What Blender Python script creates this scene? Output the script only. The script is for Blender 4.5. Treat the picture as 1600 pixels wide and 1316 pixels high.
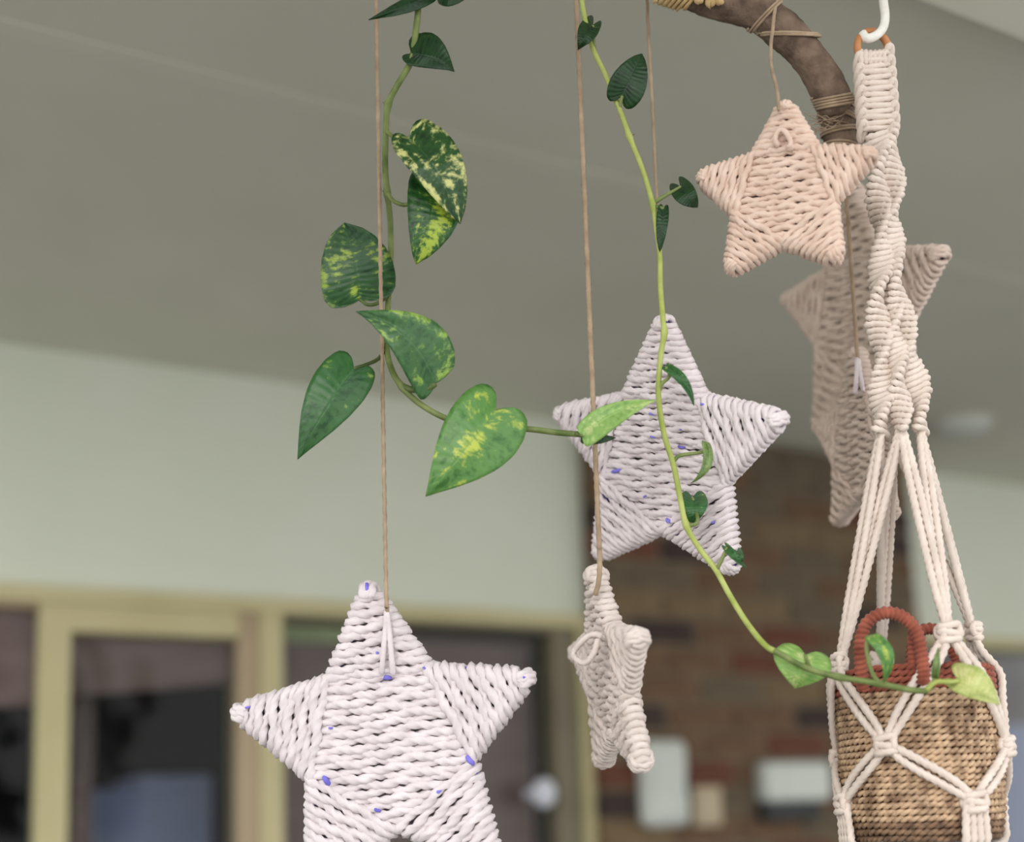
import bpy, math, random
import numpy as np
from mathutils import Vector, Matrix, Euler
random.seed(7); rng = np.random.default_rng(7)
for o in list(bpy.data.objects): bpy.data.objects.remove(o)
S = bpy.context.scene
COL = S.collection
PI = math.pi

# ------------------------------------------------------------------ camera
F, PITCH, ROLL, SHIFT, CAMZ = 1900.0, math.radians(7.8), math.radians(-1.8), 0.218, 1.6
FOCUS = 1.14
cam = bpy.data.cameras.new('camera'); co = bpy.data.objects.new('camera', cam); COL.objects.link(co)
CM = (Matrix.Rotation(PI/2 + PITCH, 3, 'X') @ Matrix.Rotation(ROLL, 3, 'Z'))
co.matrix_world = Matrix.Translation((0, 0, CAMZ)) @ CM.to_4x4()
cam.sensor_fit = 'HORIZONTAL'; cam.sensor_width = 36.0; cam.lens = 36.0*F/1600; cam.shift_y = SHIFT
cam.clip_start = 0.02
cam.dof.use_dof = True; cam.dof.focus_distance = FOCUS; cam.dof.aperture_fstop = cam.lens/25.0
S.camera = co

# ------------------------------------------------------------------ world and exposure
w = bpy.data.worlds.new('overcast_sky'); S.world = w; w.use_nodes = True
wn = w.node_tree.nodes; wl_ = w.node_tree.links
bg = wn['Background']; bg.inputs['Strength'].default_value = 1.0
tc = wn.new('ShaderNodeTexCoord'); sx = wn.new('ShaderNodeSeparateXYZ'); cr = wn.new('ShaderNodeValToRGB')
cr.color_ramp.elements[0].position = 0.0; cr.color_ramp.elements[0].color = (1.0, .97, .93, 1)
cr.color_ramp.elements[1].position = 0.8; cr.color_ramp.elements[1].color = (.86, .93, 1.0, 1)
wl_.new(tc.outputs['Generated'], sx.inputs[0]); wl_.new(sx.outputs['Z'], cr.inputs[0]); wl_.new(cr.outputs[0], bg.inputs['Color'])
sun = bpy.data.lights.new('sun', 'SUN'); sun.energy = 0.35; sun.angle = math.radians(25); sun.color = (1, .95, .88)
so = bpy.data.objects.new('sun', sun); COL.objects.link(so)
so.rotation_euler = Vector((0.35, 0.86, -0.42)).to_track_quat('-Z', 'Y').to_euler()
S.view_settings.view_transform = 'Standard'; S.view_settings.look = 'None'
S.view_settings.gamma = 1; S.view_settings.use_curve_mapping = False
S.view_settings.exposure = 0.93

# ------------------------------------------------------------------ measuring helpers
CAMP = Vector((0, 0, CAMZ))
def ray(px, py):                       # direction with unit depth along the optical axis
    return CM @ Vector(((px-800)/F, (658+1600*SHIFT-py)/F, -1))
def at(px, py, D): return CAMP + ray(px, py)*D
def proj(P):
    c = CM.transposed() @ (Vector(P)-CAMP)
    return (800+F*c.x/-c.z, 658+1600*SHIFT-F*c.y/-c.z)
FWD = CM @ Vector((0, 0, -1))

# ------------------------------------------------------------------ object helpers
def link(o, parent=None):
    COL.objects.link(o)
    if parent is not None: o.parent = parent
    return o
def mesh(name, V, Fc, mat, parent=None, smooth=True, loc=None, uv=None):
    me = bpy.data.meshes.new(name)
    me.from_pydata([tuple(v) for v in V], [], [tuple(f) for f in Fc]); me.update()
    if smooth: me.polygons.foreach_set('use_smooth', [True]*len(me.polygons))
    if uv is not None:
        L = me.uv_layers.new(name='UVMap')
        idx = np.empty(len(me.loops), dtype=np.int32); me.loops.foreach_get('vertex_index', idx)
        L.data.foreach_set('uv', np.asarray(uv, dtype=np.float32)[idx].ravel())
    if mat: me.materials.append(mat)
    o = bpy.data.objects.new(name, me)
    if loc is not None: o.location = loc
    return link(o, parent)
def empty(name, loc=(0, 0, 0), parent=None):
    o = bpy.data.objects.new(name, None); o.empty_display_size = .02; o.location = loc
    return link(o, parent)
def tag(o, label, cat, group=None, kind=None):
    o['label'] = label; o['category'] = cat
    if group: o['group'] = group
    if kind: o['kind'] = kind
    return o
def struct(o, label=None):
    o['kind'] = 'structure'
    if label: o['label'] = label
    return o
class MB:
    def __init__(s): s.V = []; s.F = []
    def add(s, V, Fc):
        b = len(s.V); s.V += [tuple(v) for v in V]; s.F += [tuple(i+b for i in f) for f in Fc]; return s
    def box(s, x0, x1, y0, y1, z0, z1, bev=0.0):
        if bev <= 0:
            V = [(x, y, z) for x in (x0, x1) for y in (y0, y1) for z in (z0, z1)]
            return s.add(V, [(0, 1, 3, 2), (4, 6, 7, 5), (0, 4, 5, 1), (2, 3, 7, 6), (0, 2, 6, 4), (1, 5, 7, 3)])
        # chamfered box: three rectangles per axis joined
        b = bev; V = []
        for ix, x in ((0, x0), (1, x1)):
            for iy, y in ((0, y0), (1, y1)):
                for iz, z in ((0, z0), (1, z1)):
                    sx_, sy_, sz_ = (1-2*ix)*b, (1-2*iy)*b, (1-2*iz)*b
                    V += [(x, y+sy_, z+sz_), (x+sx_, y, z+sz_), (x+sx_, y+sy_, z)]
        def i(ix, iy, iz, k): return (ix*4+iy*2+iz)*3+k
        Fc = []
        for q in (0, 1):
            Fc.append([i(q, 0, 0, 0), i(q, 0, 1, 0), i(q, 1, 1, 0), i(q, 1, 0, 0)])
            Fc.append([i(0, q, 0, 1), i(1, q, 0, 1), i(1, q, 1, 1), i(0, q, 1, 1)])
            Fc.append([i(0, 0, q, 2), i(0, 1, q, 2), i(1, 1, q, 2), i(1, 0, q, 2)])
        for p in (0, 1):
            for q in (0, 1):
                Fc.append([i(p, q, 0, 0), i(p, q, 1, 0), i(p, q, 1, 1), i(p, q, 0, 1)])
                Fc.append([i(p, 0, q, 0), i(p, 1, q, 0), i(p, 1, q, 2), i(p, 0, q, 2)])
                Fc.append([i(0, p, q, 1), i(1, p, q, 1), i(1, p, q, 2), i(0, p, q, 2)])
                for r in (0, 1): Fc.append([i(p, q, r, 0), i(p, q, r, 1), i(p, q, r, 2)])
        return s.add(V, Fc)
    def build(s, name, mat, parent=None, smooth=False, loc=None):
        o = mesh(name, s.V, s.F, mat, parent, smooth, loc)
        import bmesh
        bm = bmesh.new(); bm.from_mesh(o.data); bmesh.ops.recalc_face_normals(bm, faces=bm.faces); bm.to_mesh(o.data); bm.free()
        return o

def resample(P, n=None, step=None, closed=False):
    P = np.asarray(P, float)
    if closed: P = np.vstack([P, P[:1]])
    # catmull-rom densify
    m = len(P)
    if m > 2:
        ext = np.vstack([P[-2] if closed else 2*P[0]-P[1], P, P[1] if closed else 2*P[-1]-P[-2]])
        out = []
        for i in range(m-1):
            p0, p1, p2, p3 = ext[i:i+4]
            for t in np.linspace(0, 1, 12, endpoint=False):
                out.append(.5*((2*p1)+(-p0+p2)*t+(2*p0-5*p1+4*p2-p3)*t*t+(-p0+3*p1-3*p2+p3)*t**3))
        out.append(P[-1]); P = np.array(out)
    d = np.r_[0, np.cumsum(np.linalg.norm(np.diff(P, axis=0), axis=1))]
    if n is None: n = max(3, int(round(d[-1]/step))+1)
    t = np.linspace(0, d[-1], n)
    Q = np.stack([np.interp(t, d, P[:, k]) for k in range(3)], 1)
    return Q[:-1] if closed else Q
def tube(P, r, sides=8, closed=False, lobes=0, amp=.16, pitch=.02, cap=True, up=None, phase=0.0):
    """A tube along P. lobes/pitch twist the section like laid rope."""
    P = np.asarray(P, float); n = len(P)
    r = np.broadcast_to(np.asarray(r, float), (n,))
    T = (np.roll(P, -1, 0)-np.roll(P, 1, 0)) if closed else np.gradient(P, axis=0)
    T /= np.linalg.norm(T, axis=1)[:, None]+1e-12
    N = np.zeros_like(P)
    a = np.array((0, 0, 1.)) if abs(T[0][2]) < .9 else np.array((1., 0, 0))
    v = a-T[0]*a.dot(T[0]); v /= np.linalg.norm(v)
    for i in range(n):
        v = v-T[i]*v.dot(T[i]); v /= np.linalg.norm(v)+1e-12; N[i] = v
    B = np.cross(T, N)
    seg = np.linalg.norm(np.diff(np.vstack([P, P[:1]]) if closed else P, axis=0), axis=1)
    s = np.r_[0, np.cumsum(seg)][:n]
    total = seg.sum()
    tw = 2*PI*s/pitch if lobes else s*0
    if closed and lobes:
        k = max(1, round(total/pitch*lobes))/lobes; tw = 2*PI*k*s/total
        ang = math.atan2(np.dot(np.cross(N[-1], N[0]), T[0]), np.dot(N[-1], N[0])); 
    th = np.linspace(0, 2*PI, sides, endpoint=False)+phase
    rad = r[:, None]*(1+(amp*np.cos(lobes*(th[None]-tw[:, None])) if lobes else 0*th[None]))
    V = P[:, None]+rad[..., None]*(np.cos(th)[None, :, None]*N[:, None]+np.sin(th)[None, :, None]*B[:, None])
    V = V.reshape(-1, 3)
    i = np.arange(n if closed else n-1)[:, None]*sides; j = np.arange(sides)[None]; j2 = (j+1) % sides
    i2 = (i+sides) % (n*sides)
    off = 0
    Fc = np.stack([i+j, i+j2, i2+j2, i2+j], -1).reshape(-1, 4).tolist()
    V = V.tolist()
    if cap and not closed:
        b = len(V); V += [tuple(P[0]-T[0]*r[0]*.45), tuple(P[-1]+T[-1]*r[-1]*.45)]
        for k in range(sides):
            Fc.append([b, (k+1) % sides, k]); e = (n-1)*sides; Fc.append([b+1, e+k, e+(k+1) % sides])
    return V, Fc
def tube_obj(name, P, r, mat, parent=None, **k):
    V, Fc = tube(P, r, **k)
    return mesh(name, V, Fc, mat, parent)

# ------------------------------------------------------------------ materials
def srgb(r, g, b):
    f = lambda c: c/12.92 if c <= .04045 else ((c+.055)/1.055)**2.4
    return (f(r/255), f(g/255), f(b/255), 1)
def newmat(name):
    m = bpy.data.materials.new(name); m.use_nodes = True
    nt = m.node_tree; return m, nt, nt.nodes['Principled BSDF'], nt.nodes, nt.links
def noisy(name, c1, c2, scale=20, rough=.8, bump=0.0, bscale=None, stretch=(1, 1, 1), spec=.3, detail=4, dist=.002, lo=.35, hi=.65):
    m, nt, b, N, L = newmat(name)
    t = N.new('ShaderNodeTexCoord'); mp = N.new('ShaderNodeMapping'); mp.inputs['Scale'].default_value = stretch
    L.new(t.outputs['Object'], mp.inputs[0])
    n = N.new('ShaderNodeTexNoise'); n.inputs['Scale'].default_value = scale; n.inputs['Detail'].default_value = detail
    L.new(mp.outputs[0], n.inputs['Vector'])
    r = N.new('ShaderNodeValToRGB'); r.color_ramp.elements[0].position = lo; r.color_ramp.elements[1].position = hi
    r.color_ramp.elements[0].color = c1; r.color_ramp.elements[1].color = c2
    L.new(n.outputs['Fac'], r.inputs[0]); L.new(r.outputs[0], b.inputs['Base Color'])
    b.inputs['Roughness'].default_value = rough; b.inputs['Specular IOR Level'].default_value = spec
    if bump:
        n2 = N.new('ShaderNodeTexNoise'); n2.inputs['Scale'].default_value = bscale or scale*4; n2.inputs['Detail'].default_value = 3
        L.new(mp.outputs[0], n2.inputs['Vector'])
        bp = N.new('ShaderNodeBump'); bp.inputs['Strength'].default_value = bump; bp.inputs['Distance'].default_value = dist
        L.new(n2.outputs['Fac'], bp.inputs['Height']); L.new(bp.outputs[0], b.inputs['Normal'])
    return m
M = {}
M['ceiling'] = noisy('painted_ceiling', srgb(206, 206, 192), srgb(211, 210, 197), 3, .85, .05, 60, spec=.15)
M['wall'] = noisy('sage_wall_paint', srgb(212, 217, 201), srgb(216, 220, 206), 3, .8, .05, 80, spec=.2)
M['cream'] = noisy('cream_frame_paint', srgb(186, 177, 134), srgb(194, 185, 144), 4, .5, spec=.4)
M['taupe'] = noisy('taupe_frame_paint', srgb(168, 150, 122), srgb(176, 158, 130), 4, .5, spec=.4)
M['olive'] = noisy('dark_olive_paint', srgb(108, 102, 82), srgb(118, 112, 90), 4, .5, spec=.4)
M['batten'] = noisy('ceiling_batten_paint', srgb(208, 208, 194), srgb(213, 212, 199), 3, .8, spec=.2)
M['beam'] = noisy('beam_paint', srgb(226, 225, 208), srgb(230, 229, 213), 3, .7, spec=.2)
M['floor'] = noisy('concrete_floor', srgb(86, 82, 76), srgb(98, 94, 88), 2.5, .8, .1, 60)
M['lawn'] = noisy('garden_ground', srgb(196, 192, 186), srgb(210, 206, 200), 1.2, .95)
M['mortar'] = noisy('mortar', srgb(112, 98, 80), srgb(128, 114, 94), 30, .95, .3, 200)
BR = [('brown', (94, 74, 58), (112, 88, 68)), ('tan', (108, 90, 68), (122, 104, 80)), ('red', (92, 58, 48), (108, 70, 56)),
      ('dark', (56, 46, 44), (70, 58, 54)), ('grey', (92, 82, 68), (106, 94, 78))]
for k, a, b_ in BR: M['brick_'+k] = noisy('brick_'+k, srgb(*a), srgb(*b_), 18, .9, .35, 90)
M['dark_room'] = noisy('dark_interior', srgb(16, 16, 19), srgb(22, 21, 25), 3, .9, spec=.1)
M['brown_ceiling'] = noisy('brown_interior_ceiling', srgb(176, 156, 140), srgb(186, 166, 150), 3, .9, spec=.1)
M['blind'] = noisy('taupe_blind_cloth', srgb(136, 116, 106), srgb(146, 126, 116), 5, .9, .1, 200, stretch=(1, 1, 6))
M['pinkblind'] = noisy('pinkish_blind_cloth', srgb(150, 122, 114), srgb(162, 134, 126), 5, .9, .1, 200, stretch=(1, 1, 6))
M['bluegrey'] = noisy('blue_grey_paint', srgb(168, 178, 212), srgb(180, 190, 222), 3, .6)
M['whitebox'] = noisy('pale_plastic', srgb(196, 202, 196), srgb(206, 212, 206), 6, .5)
M['creambox'] = noisy('beige_plastic', srgb(176, 160, 134), srgb(186, 170, 144), 6, .5)
M['darkplastic'] = noisy('dark_plastic', srgb(44, 46, 48), srgb(54, 56, 58), 8, .5)
M['green_strip'] = noisy('garden_reflection_green', srgb(172, 182, 128), srgb(182, 192, 138), 8, .8)  # garden reflection in the glass, put into a flat green
M['lampshade'] = noisy('pale_globe', srgb(206, 208, 220), srgb(214, 216, 228), 8, .5)
def rope_mat(name, c1, c2, fib=900):
    m, nt, b, N, L = newmat(name)
    t = N.new('ShaderNodeTexCoord')
    n = N.new('ShaderNodeTexNoise'); n.inputs['Scale'].default_value = 60; n.inputs['Detail'].default_value = 5
    L.new(t.outputs['Object'], n.inputs['Vector'])
    r = N.new('ShaderNodeValToRGB'); r.color_ramp.elements[0].position = .3; r.color_ramp.elements[1].position = .7
    r.color_ramp.elements[0].color = c1; r.color_ramp.elements[1].color = c2
    L.new(n.outputs['Fac'], r.inputs[0]); L.new(r.outputs[0], b.inputs['Base Color'])
    n2 = N.new('ShaderNodeTexNoise'); n2.inputs['Scale'].default_value = fib; n2.inputs['Detail'].default_value = 2
    L.new(t.outputs['Object'], n2.inputs['Vector'])
    bp = N.new('ShaderNodeBump'); bp.inputs['Strength'].default_value = .35; bp.inputs['Distance'].default_value = .001
    L.new(n2.outputs['Fac'], bp.inputs['Height']); L.new(bp.outputs[0], b.inputs['Normal'])
    b.inputs['Roughness'].default_value = .85; b.inputs['Specular IOR Level'].default_value = .2
    b.inputs['Sheen Weight'].default_value = .15
    return m
M['rope_white'] = rope_mat('white_paper_cord', srgb(214, 203, 205), srgb(231, 221, 223))
M['rope_warm'] = rope_mat('warm_paper_cord', srgb(212, 184, 166), srgb(232, 208, 192))
M['rope_greige'] = rope_mat('greige_paper_cord', srgb(198, 178, 164), srgb(218, 200, 188))
M['rope_pale'] = rope_mat('pale_grey_cord', srgb(206, 192, 184), srgb(224, 211, 204))
M['cotton'] = rope_mat('natural_cotton_cord', srgb(214, 198, 186), srgb(230, 216, 205))
M['jute'] = rope_mat('jute_twine', srgb(148, 126, 104), srgb(182, 160, 134))
M['blue'] = noisy('blue_violet_tape', srgb(110, 104, 205), srgb(140, 132, 226), 60, .6)
M['wire'] = noisy('tan_wire', srgb(110, 90, 78), srgb(130, 108, 92), 60, .7)
M['bark'] = noisy('grey_brown_bark', srgb(82, 66, 56), srgb(138, 118, 102), 55, .9, .9, 160, stretch=(1, 1, 1), dist=.003, lo=.3, hi=.7)
M['cutwood'] = noisy('pale_cut_wood', srgb(190, 160, 112), srgb(214, 188, 140), 80, .85, .3, 300)
M['cutface'] = noisy('dark_cut_face', srgb(78, 64, 56), srgb(100, 84, 72), 90, .9, .4, 300)
M['ringwood'] = noisy('varnished_ring_wood', srgb(166, 108, 66), srgb(196, 136, 90), 40, .4, .05, 200)
M['hook'] = noisy('white_painted_metal', srgb(226, 222, 214), srgb(240, 238, 232), 90, .4, .2, 300)
M['rust'] = rope_mat('rust_dyed_grass', srgb(120, 62, 48), srgb(166, 94, 74), 600)
M['seagrass'] = noisy('seagrass', srgb(122, 94, 72), srgb(206, 176, 144), 90, .75, .5, 700, dist=.001, lo=.32, hi=.62)
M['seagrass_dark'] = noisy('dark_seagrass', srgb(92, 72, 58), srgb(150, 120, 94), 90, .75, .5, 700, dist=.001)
M['stem_green'] = noisy('vine_stem_green', srgb(86, 104, 52), srgb(128, 140, 84), 60, .5)
M['stem_lime'] = noisy('vine_stem_lime', srgb(146, 160, 78), srgb(176, 184, 108), 60, .5)
M['stem_dark'] = noisy('vine_stem_dark', srgb(58, 74, 38), srgb(92, 108, 58), 60, .5)
M['inner'] = noisy('basket_inside', srgb(70, 52, 40), srgb(88, 66, 50), 60, .9)

def glass_mat():
    m, nt, b, N, L = newmat('window_glass')
    N.remove(b); out = N['Material Output']
    tr = N.new('ShaderNodeBsdfTransparent'); tr.inputs[0].default_value = (.86, .88, .9, 1)
    gl = N.new('ShaderNodeBsdfGlossy'); gl.inputs['Roughness'].default_value = .02
    fr = N.new('ShaderNodeFresnel'); fr.inputs[0].default_value = 1.22
    mx = N.new('ShaderNodeMixShader')
    L.new(fr.outputs[0], mx.inputs[0]); L.new(tr.outputs[0], mx.inputs[1]); L.new(gl.outputs[0], mx.inputs[2]); L.new(mx.outputs[0], out.inputs[0])
    return m
M['glass'] = glass_mat()
def leaf_mat(name, dark, mid, light, amt, seed, gloss=.3):
    """variegated pothos leaf: streaks follow the side veins (u along midrib, v across)"""
    m, nt, b, N, L = newmat(name)
    uv = N.new('ShaderNodeUVMap'); sp = N.new('ShaderNodeSeparateXYZ'); L.new(uv.outputs[0], sp.inputs[0])
    def math_(op, a, b_=None, c=None):
        n = N.new('ShaderNodeMath'); n.operation = op
        for i, x in enumerate((a, b_, c)):
            if x is None: continue
            if isinstance(x, (int, float)): n.inputs[i].default_value = x
            else: L.new(x, n.inputs[i])
        return n.outputs[0]
    u, v = sp.outputs['X'], sp.outputs['Y']
    av = math_('ABSOLUTE', v)
    q = math_('SUBTRACT', u, math_('MULTIPLY', av, .06))          # constant along a side vein
    cb = N.new('ShaderNodeCombineXYZ')
    L.new(math_('MULTIPLY', q, 22), cb.inputs[0]); L.new(math_('MULTIPLY', v, 3.2), cb.inputs[1]); cb.inputs[2].default_value = seed
    n1 = N.new('ShaderNodeTexNoise'); n1.inputs['Scale'].default_value = 1; n1.inputs['Detail'].default_value = 5; n1.inputs['Roughness'].default_value = .62
    L.new(cb.outputs[0], n1.inputs['Vector'])
    cb2 = N.new('ShaderNodeCombineXYZ'); L.new(math_('MULTIPLY', u, 2.6), cb2.inputs[0]); L.new(math_('MULTIPLY', v, 1.6), cb2.inputs[1]); cb2.inputs[2].default_value = seed*1.7+3
    n2 = N.new('ShaderNodeTexNoise'); n2.inputs['Scale'].default_value = 1; n2.inputs['Detail'].default_value = 1
    L.new(cb2.outputs[0], n2.inputs['Vector'])
    f = math_('ADD', math_('MULTIPLY', n1.outputs['Fac'], .75), math_('MULTIPLY', n2.outputs['Fac'], .55))
    r1 = N.new('ShaderNodeValToRGB'); e = r1.color_ramp.elements
    e[0].position = .48; e[0].color = dark; e[1].position = .63; e[1].color = mid
    x = e.new(.74-.2*amt); x.color = mid
    y = e.new(.86-.2*amt); y.color = light
    L.new(f, r1.inputs[0])
    # fine vein relief
    wv = math_('SINE', math_('MULTIPLY', q, 95))
    mid_ = math_('POWER', math_('SUBTRACT', 1, math_('MINIMUM', math_('MULTIPLY', av, 16), 1)), 2)
    hgt = math_('ADD', math_('MULTIPLY', wv, .25), math_('MULTIPLY', mid_, -1.2))
    hgt = math_('ADD', hgt, math_('MULTIPLY', n1.outputs['Fac'], .8))
    bp = N.new('ShaderNodeBump'); bp.inputs['Strength'].default_value = .35; bp.inputs['Distance'].default_value = .0012
    L.new(hgt, bp.inputs['Height']); L.new(bp.outputs[0], b.inputs['Normal'])
    vein = N.new('ShaderNodeMixRGB'); vein.inputs[2].default_value = (mid[0]*1.5, mid[1]*1.4, mid[2]*1.4, 1)
    L.new(math_('MULTIPLY', mid_, .55), vein.inputs[0]); L.new(r1.outputs[0], vein.inputs[1])
    L.new(vein.outputs[0], b.inputs['Base Color'])
    b.inputs['Roughness'].default_value = gloss; b.inputs['Specular IOR Level'].default_value = .5
    tl = N.new('ShaderNodeBsdfTranslucent'); L.new(vein.outputs[0], tl.inputs[0])
    mx = N.new('ShaderNodeMixShader'); mx.inputs[0].default_value = .22
    L.new(b.outputs[0], mx.inputs[1]); L.new(tl.outputs[0], mx.inputs[2]); L.new(mx.outputs[0], N['Material Output'].inputs[0])
    return m
DK, MD, LT = srgb(22, 52, 26), srgb(52, 98, 46), srgb(178, 196, 84)
LEAFM = {
 'dark': leaf_mat('leaf_dark_green', srgb(14, 40, 20), srgb(30, 68, 32), srgb(150, 180, 80), -.35, 1.0),
 'var1': leaf_mat('leaf_variegated_pale', srgb(22, 56, 26), srgb(44, 86, 40), srgb(214, 216, 140), .35, 4.2),
 'var2': leaf_mat('leaf_variegated_yellow', srgb(20, 58, 26), srgb(48, 98, 40), srgb(178, 200, 74), .38, 9.1),
 'var4': leaf_mat('leaf_dark_streaked', srgb(26, 62, 32), srgb(52, 94, 52), srgb(160, 186, 74), .22, 12.3),
 'var3': leaf_mat('leaf_streaked', srgb(36, 80, 40), srgb(66, 112, 62), srgb(150, 184, 84), .22, 6.4),
 'plain': leaf_mat('leaf_plain_green', srgb(30, 76, 36), srgb(58, 108, 56), srgb(140, 176, 84), -.2, 2.7),
 'fresh': leaf_mat('leaf_fresh_green', srgb(60, 112, 46), srgb(96, 146, 72), srgb(196, 208, 84), .12, 5.5),
 'light': leaf_mat('leaf_light_green', srgb(112, 158, 74), srgb(146, 186, 98), srgb(196, 212, 140), .2, 3.3),
 'yellow': leaf_mat('leaf_yellow_green', srgb(172, 188, 104), srgb(200, 208, 130), srgb(222, 222, 156), .3, 8.3),
 'young': leaf_mat('leaf_young_green', srgb(82, 110, 52), srgb(120, 146, 84), srgb(160, 180, 110), .1, 7.7),
}

# ------------------------------------------------------------------ setting
HC = 1.1                                         # ceiling above the lens
def on_z(px, py, h): d = ray(px, py); return CAMP + d*(h/d.z)
A0 = on_z(0, 535, HC); B0 = on_z(1600, 760, HC)
adir = (B0-A0); adir.z = 0; adir.normalize(); ndir = Vector((-adir.y, adir.x, 0))
WD = A0.dot(ndir)                                # distance of the house wall from the lens
PHI = math.atan2(adir.y, adir.x)
W0 = Vector((A0.x, A0.y, 0)); 
def wallpt(px, py, n=0.0):                       # pixel -> (along wall, height) on the plane n metres behind the wall face
    d = ray(px, py); t = (WD+n)/d.dot(ndir); P = CAMP + d*t
    return (P-W0).dot(adir), P.z
def wall_obj(name, parts, mat, parent=None, bev=0.0):
    mb = MB()
    for p in parts: mb.box(*p, bev=bev)
    o = mb.build(name, mat, parent)
    if parent is None: o.location = W0; o.rotation_euler = (0, 0, PHI)
    return o
ZC = CAMZ+HC; ZL = CAMZ+.535; ZT = CAMZ+.50      # ceiling, top and bottom of the lintel trim
AL, AR = -5.0, 9.0
# everything in wall space: x along the wall, y away from the camera, z up
o = struct(wall_obj('ceiling', [(-1.15, AR, -2.75, 3.2, ZC, ZC+.12)], M['ceiling']), 'flat painted patio ceiling')
nb = -WD+on_z(0, 40, HC).dot(ndir)
o = struct(wall_obj('trim_1', [(-1.15, AR, nb-.018, nb+.018, ZC-.0016, ZC+.0)], M['batten']), 'thin cover batten across the patio ceiling')
HB = HC-.07
ne = -WD+on_z(1515, 29, HB).dot(ndir)
o = struct(wall_obj('trim_2', [(-1.15, AR, ne-.24, ne, CAMZ+HB, ZC)], M['beam']), 'pale beam under the patio ceiling')
o = struct(wall_obj('floor', [(AL, AR, -2.9, 3.2, -.1, 0)], M['floor']))
o = mesh('ground', [(-30, -30, -.12), (30, -30, -.12), (30, 12, -.12), (-30, 12, -.12)], [(0, 1, 2, 3)], M['lawn'], smooth=False); struct(o)

a_p0 = wallpt(915, 1000)[0]; a_p1 = wallpt(1434, 960, -.06)[0]
a_f0 = wallpt(58, 1100)[0]; a_f1 = wallpt(108, 1100)[0]; a_j0 = wallpt(372, 1040)[0]; a_j1 = wallpt(440, 1040)[0]; a_jm = wallpt(405, 1040)[0]
a_k0 = wallpt(868, 1150)[0]; a_k1 = wallpt(905, 1150)[0]
TH = .14
o = struct(wall_obj('wall_back', [(AL, AR, 0, TH, ZL, ZC), (AL, AL+2.5, 0, TH, 0, ZL), (a_p0+.02, a_p1-.02, 0, TH, 0, ZL), (5.6, AR, 0, TH, 0, ZL)], M['wall']), 'pale sage house wall above the windows')
o = struct(wall_obj('trim_3', [(AL+2.5, a_p0, -.025, TH, ZT, ZL)], M['cream']), 'cream lintel trim over the glazing left of the brick')
o = struct(wall_obj('trim_4', [(a_p1, 5.6, -.025, TH, ZT-.0, ZL)], M['cream']), 'cream lintel trim over the window right of the brick')
# door frame left: posts, header and pane
zh = wallpt(240, 992)[1]
d1 = struct(wall_obj('door_1', [(a_f0, a_f1, -.01, .09, 0, ZT), (a_f1, a_j0, -.01, .09, zh, ZT), (a_f1, a_j0, -.01, .09, 0, .1)], M['cream']), 'cream framed glazed door')
g = wall_obj('pane', [(a_f1-.01, a_j0+.01, .04, .046, .09, zh+.01)], M['glass'], d1)
o = struct(wall_obj('trim_5', [(a_j0, a_jm, 0, .1, 0, ZT)], M['taupe']), 'taupe jamb beside the glazed door')
o = struct(wall_obj('trim_6', [(a_jm, a_j1, -.012, .1, 0, ZT)], M['cream']), 'cream jamb between door and window')
# window 1 (left edge), window 2 (behind the big star)
w1 = struct(wall_obj('window_1', [(AL+2.5, AL+2.58, 0, .08, 0, ZT), (AL+2.58, a_f0, 0, .08, 0, .08), (AL+2.58, a_f0, 0, .08, ZT-.012, ZT)], M['taupe']))
wall_obj('pane', [(AL+2.57, a_f0, .04, .046, .07, ZT-.01)], M['glass'], w1)
w2 = struct(wall_obj('window_2', [(a_k0, a_k1, 0, .1, 0, ZT), (a_j1, a_k0, 0, .08, 0, .08), (a_j1, a_k0, 0, .08, ZT-.012, ZT)], M['olive']))
wall_obj('pane', [(a_j1, a_k0+.01, .04, .046, .07, ZT-.01)], M['glass'], w2)
o = struct(wall_obj('trim_7', [(a_k1, a_p0+.02, -.02, .1, 0, ZT)], M['cream']), 'cream jamb beside the brick')
w3 = struct(wall_obj('window_3', [(a_p1, a_p1+.05, 0, .1, 0, ZT), (a_p1+.05, 5.6, 0, .08, 0, .08), (5.5, 5.6, 0, .08, 0, ZT)], M['olive']))
wall_obj('pane', [(a_p1+.04, 5.52, .04, .046, .07, ZT)], M['glass'], w3)
# room behind the glass
zi = ZL-.03
o = struct(wall_obj('ceiling_interior', [(AL, AR, TH, 4.2, zi, zi+.1)], M['brown_ceiling'])); o.name = 'ceiling_interior'
o = struct(wall_obj('floor_interior', [(AL, AR, TH, 4.2, -.02, .02)], M['dark_room']))
p, q = on_z(110, 1084, zi-CAMZ), on_z(350, 1064, zi-CAMZ)
dv = (q-p); dv.z = 0; dv.normalize(); p2 = p-dv*2.2; q2 = q+dv*max(0.0, ((WD+.3)-q.dot(ndir))/dv.dot(ndir)) if dv.dot(ndir) < 0 else q+dv*.8; nn = Vector((-dv.y, dv.x, 0))*.1
if nn.dot(ndir) < 0: nn = -nn
V = [v+Vector((0, 0, h-v.z)) for h in (0.0, zi) for v in (p2, q2, q2+nn, p2+nn)]
o = struct(mesh('wall_interior', V, [(0, 1, 5, 4), (1, 2, 6, 5), (2, 3, 7, 6), (3, 0, 4, 7), (4, 5, 6, 7), (0, 3, 2, 1)], M['dark_room'], smooth=False))
struct(wall_obj('wall_interior', [(AL, AR, 4.2, 4.3, 0, zi)], M['dark_room']))
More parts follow.
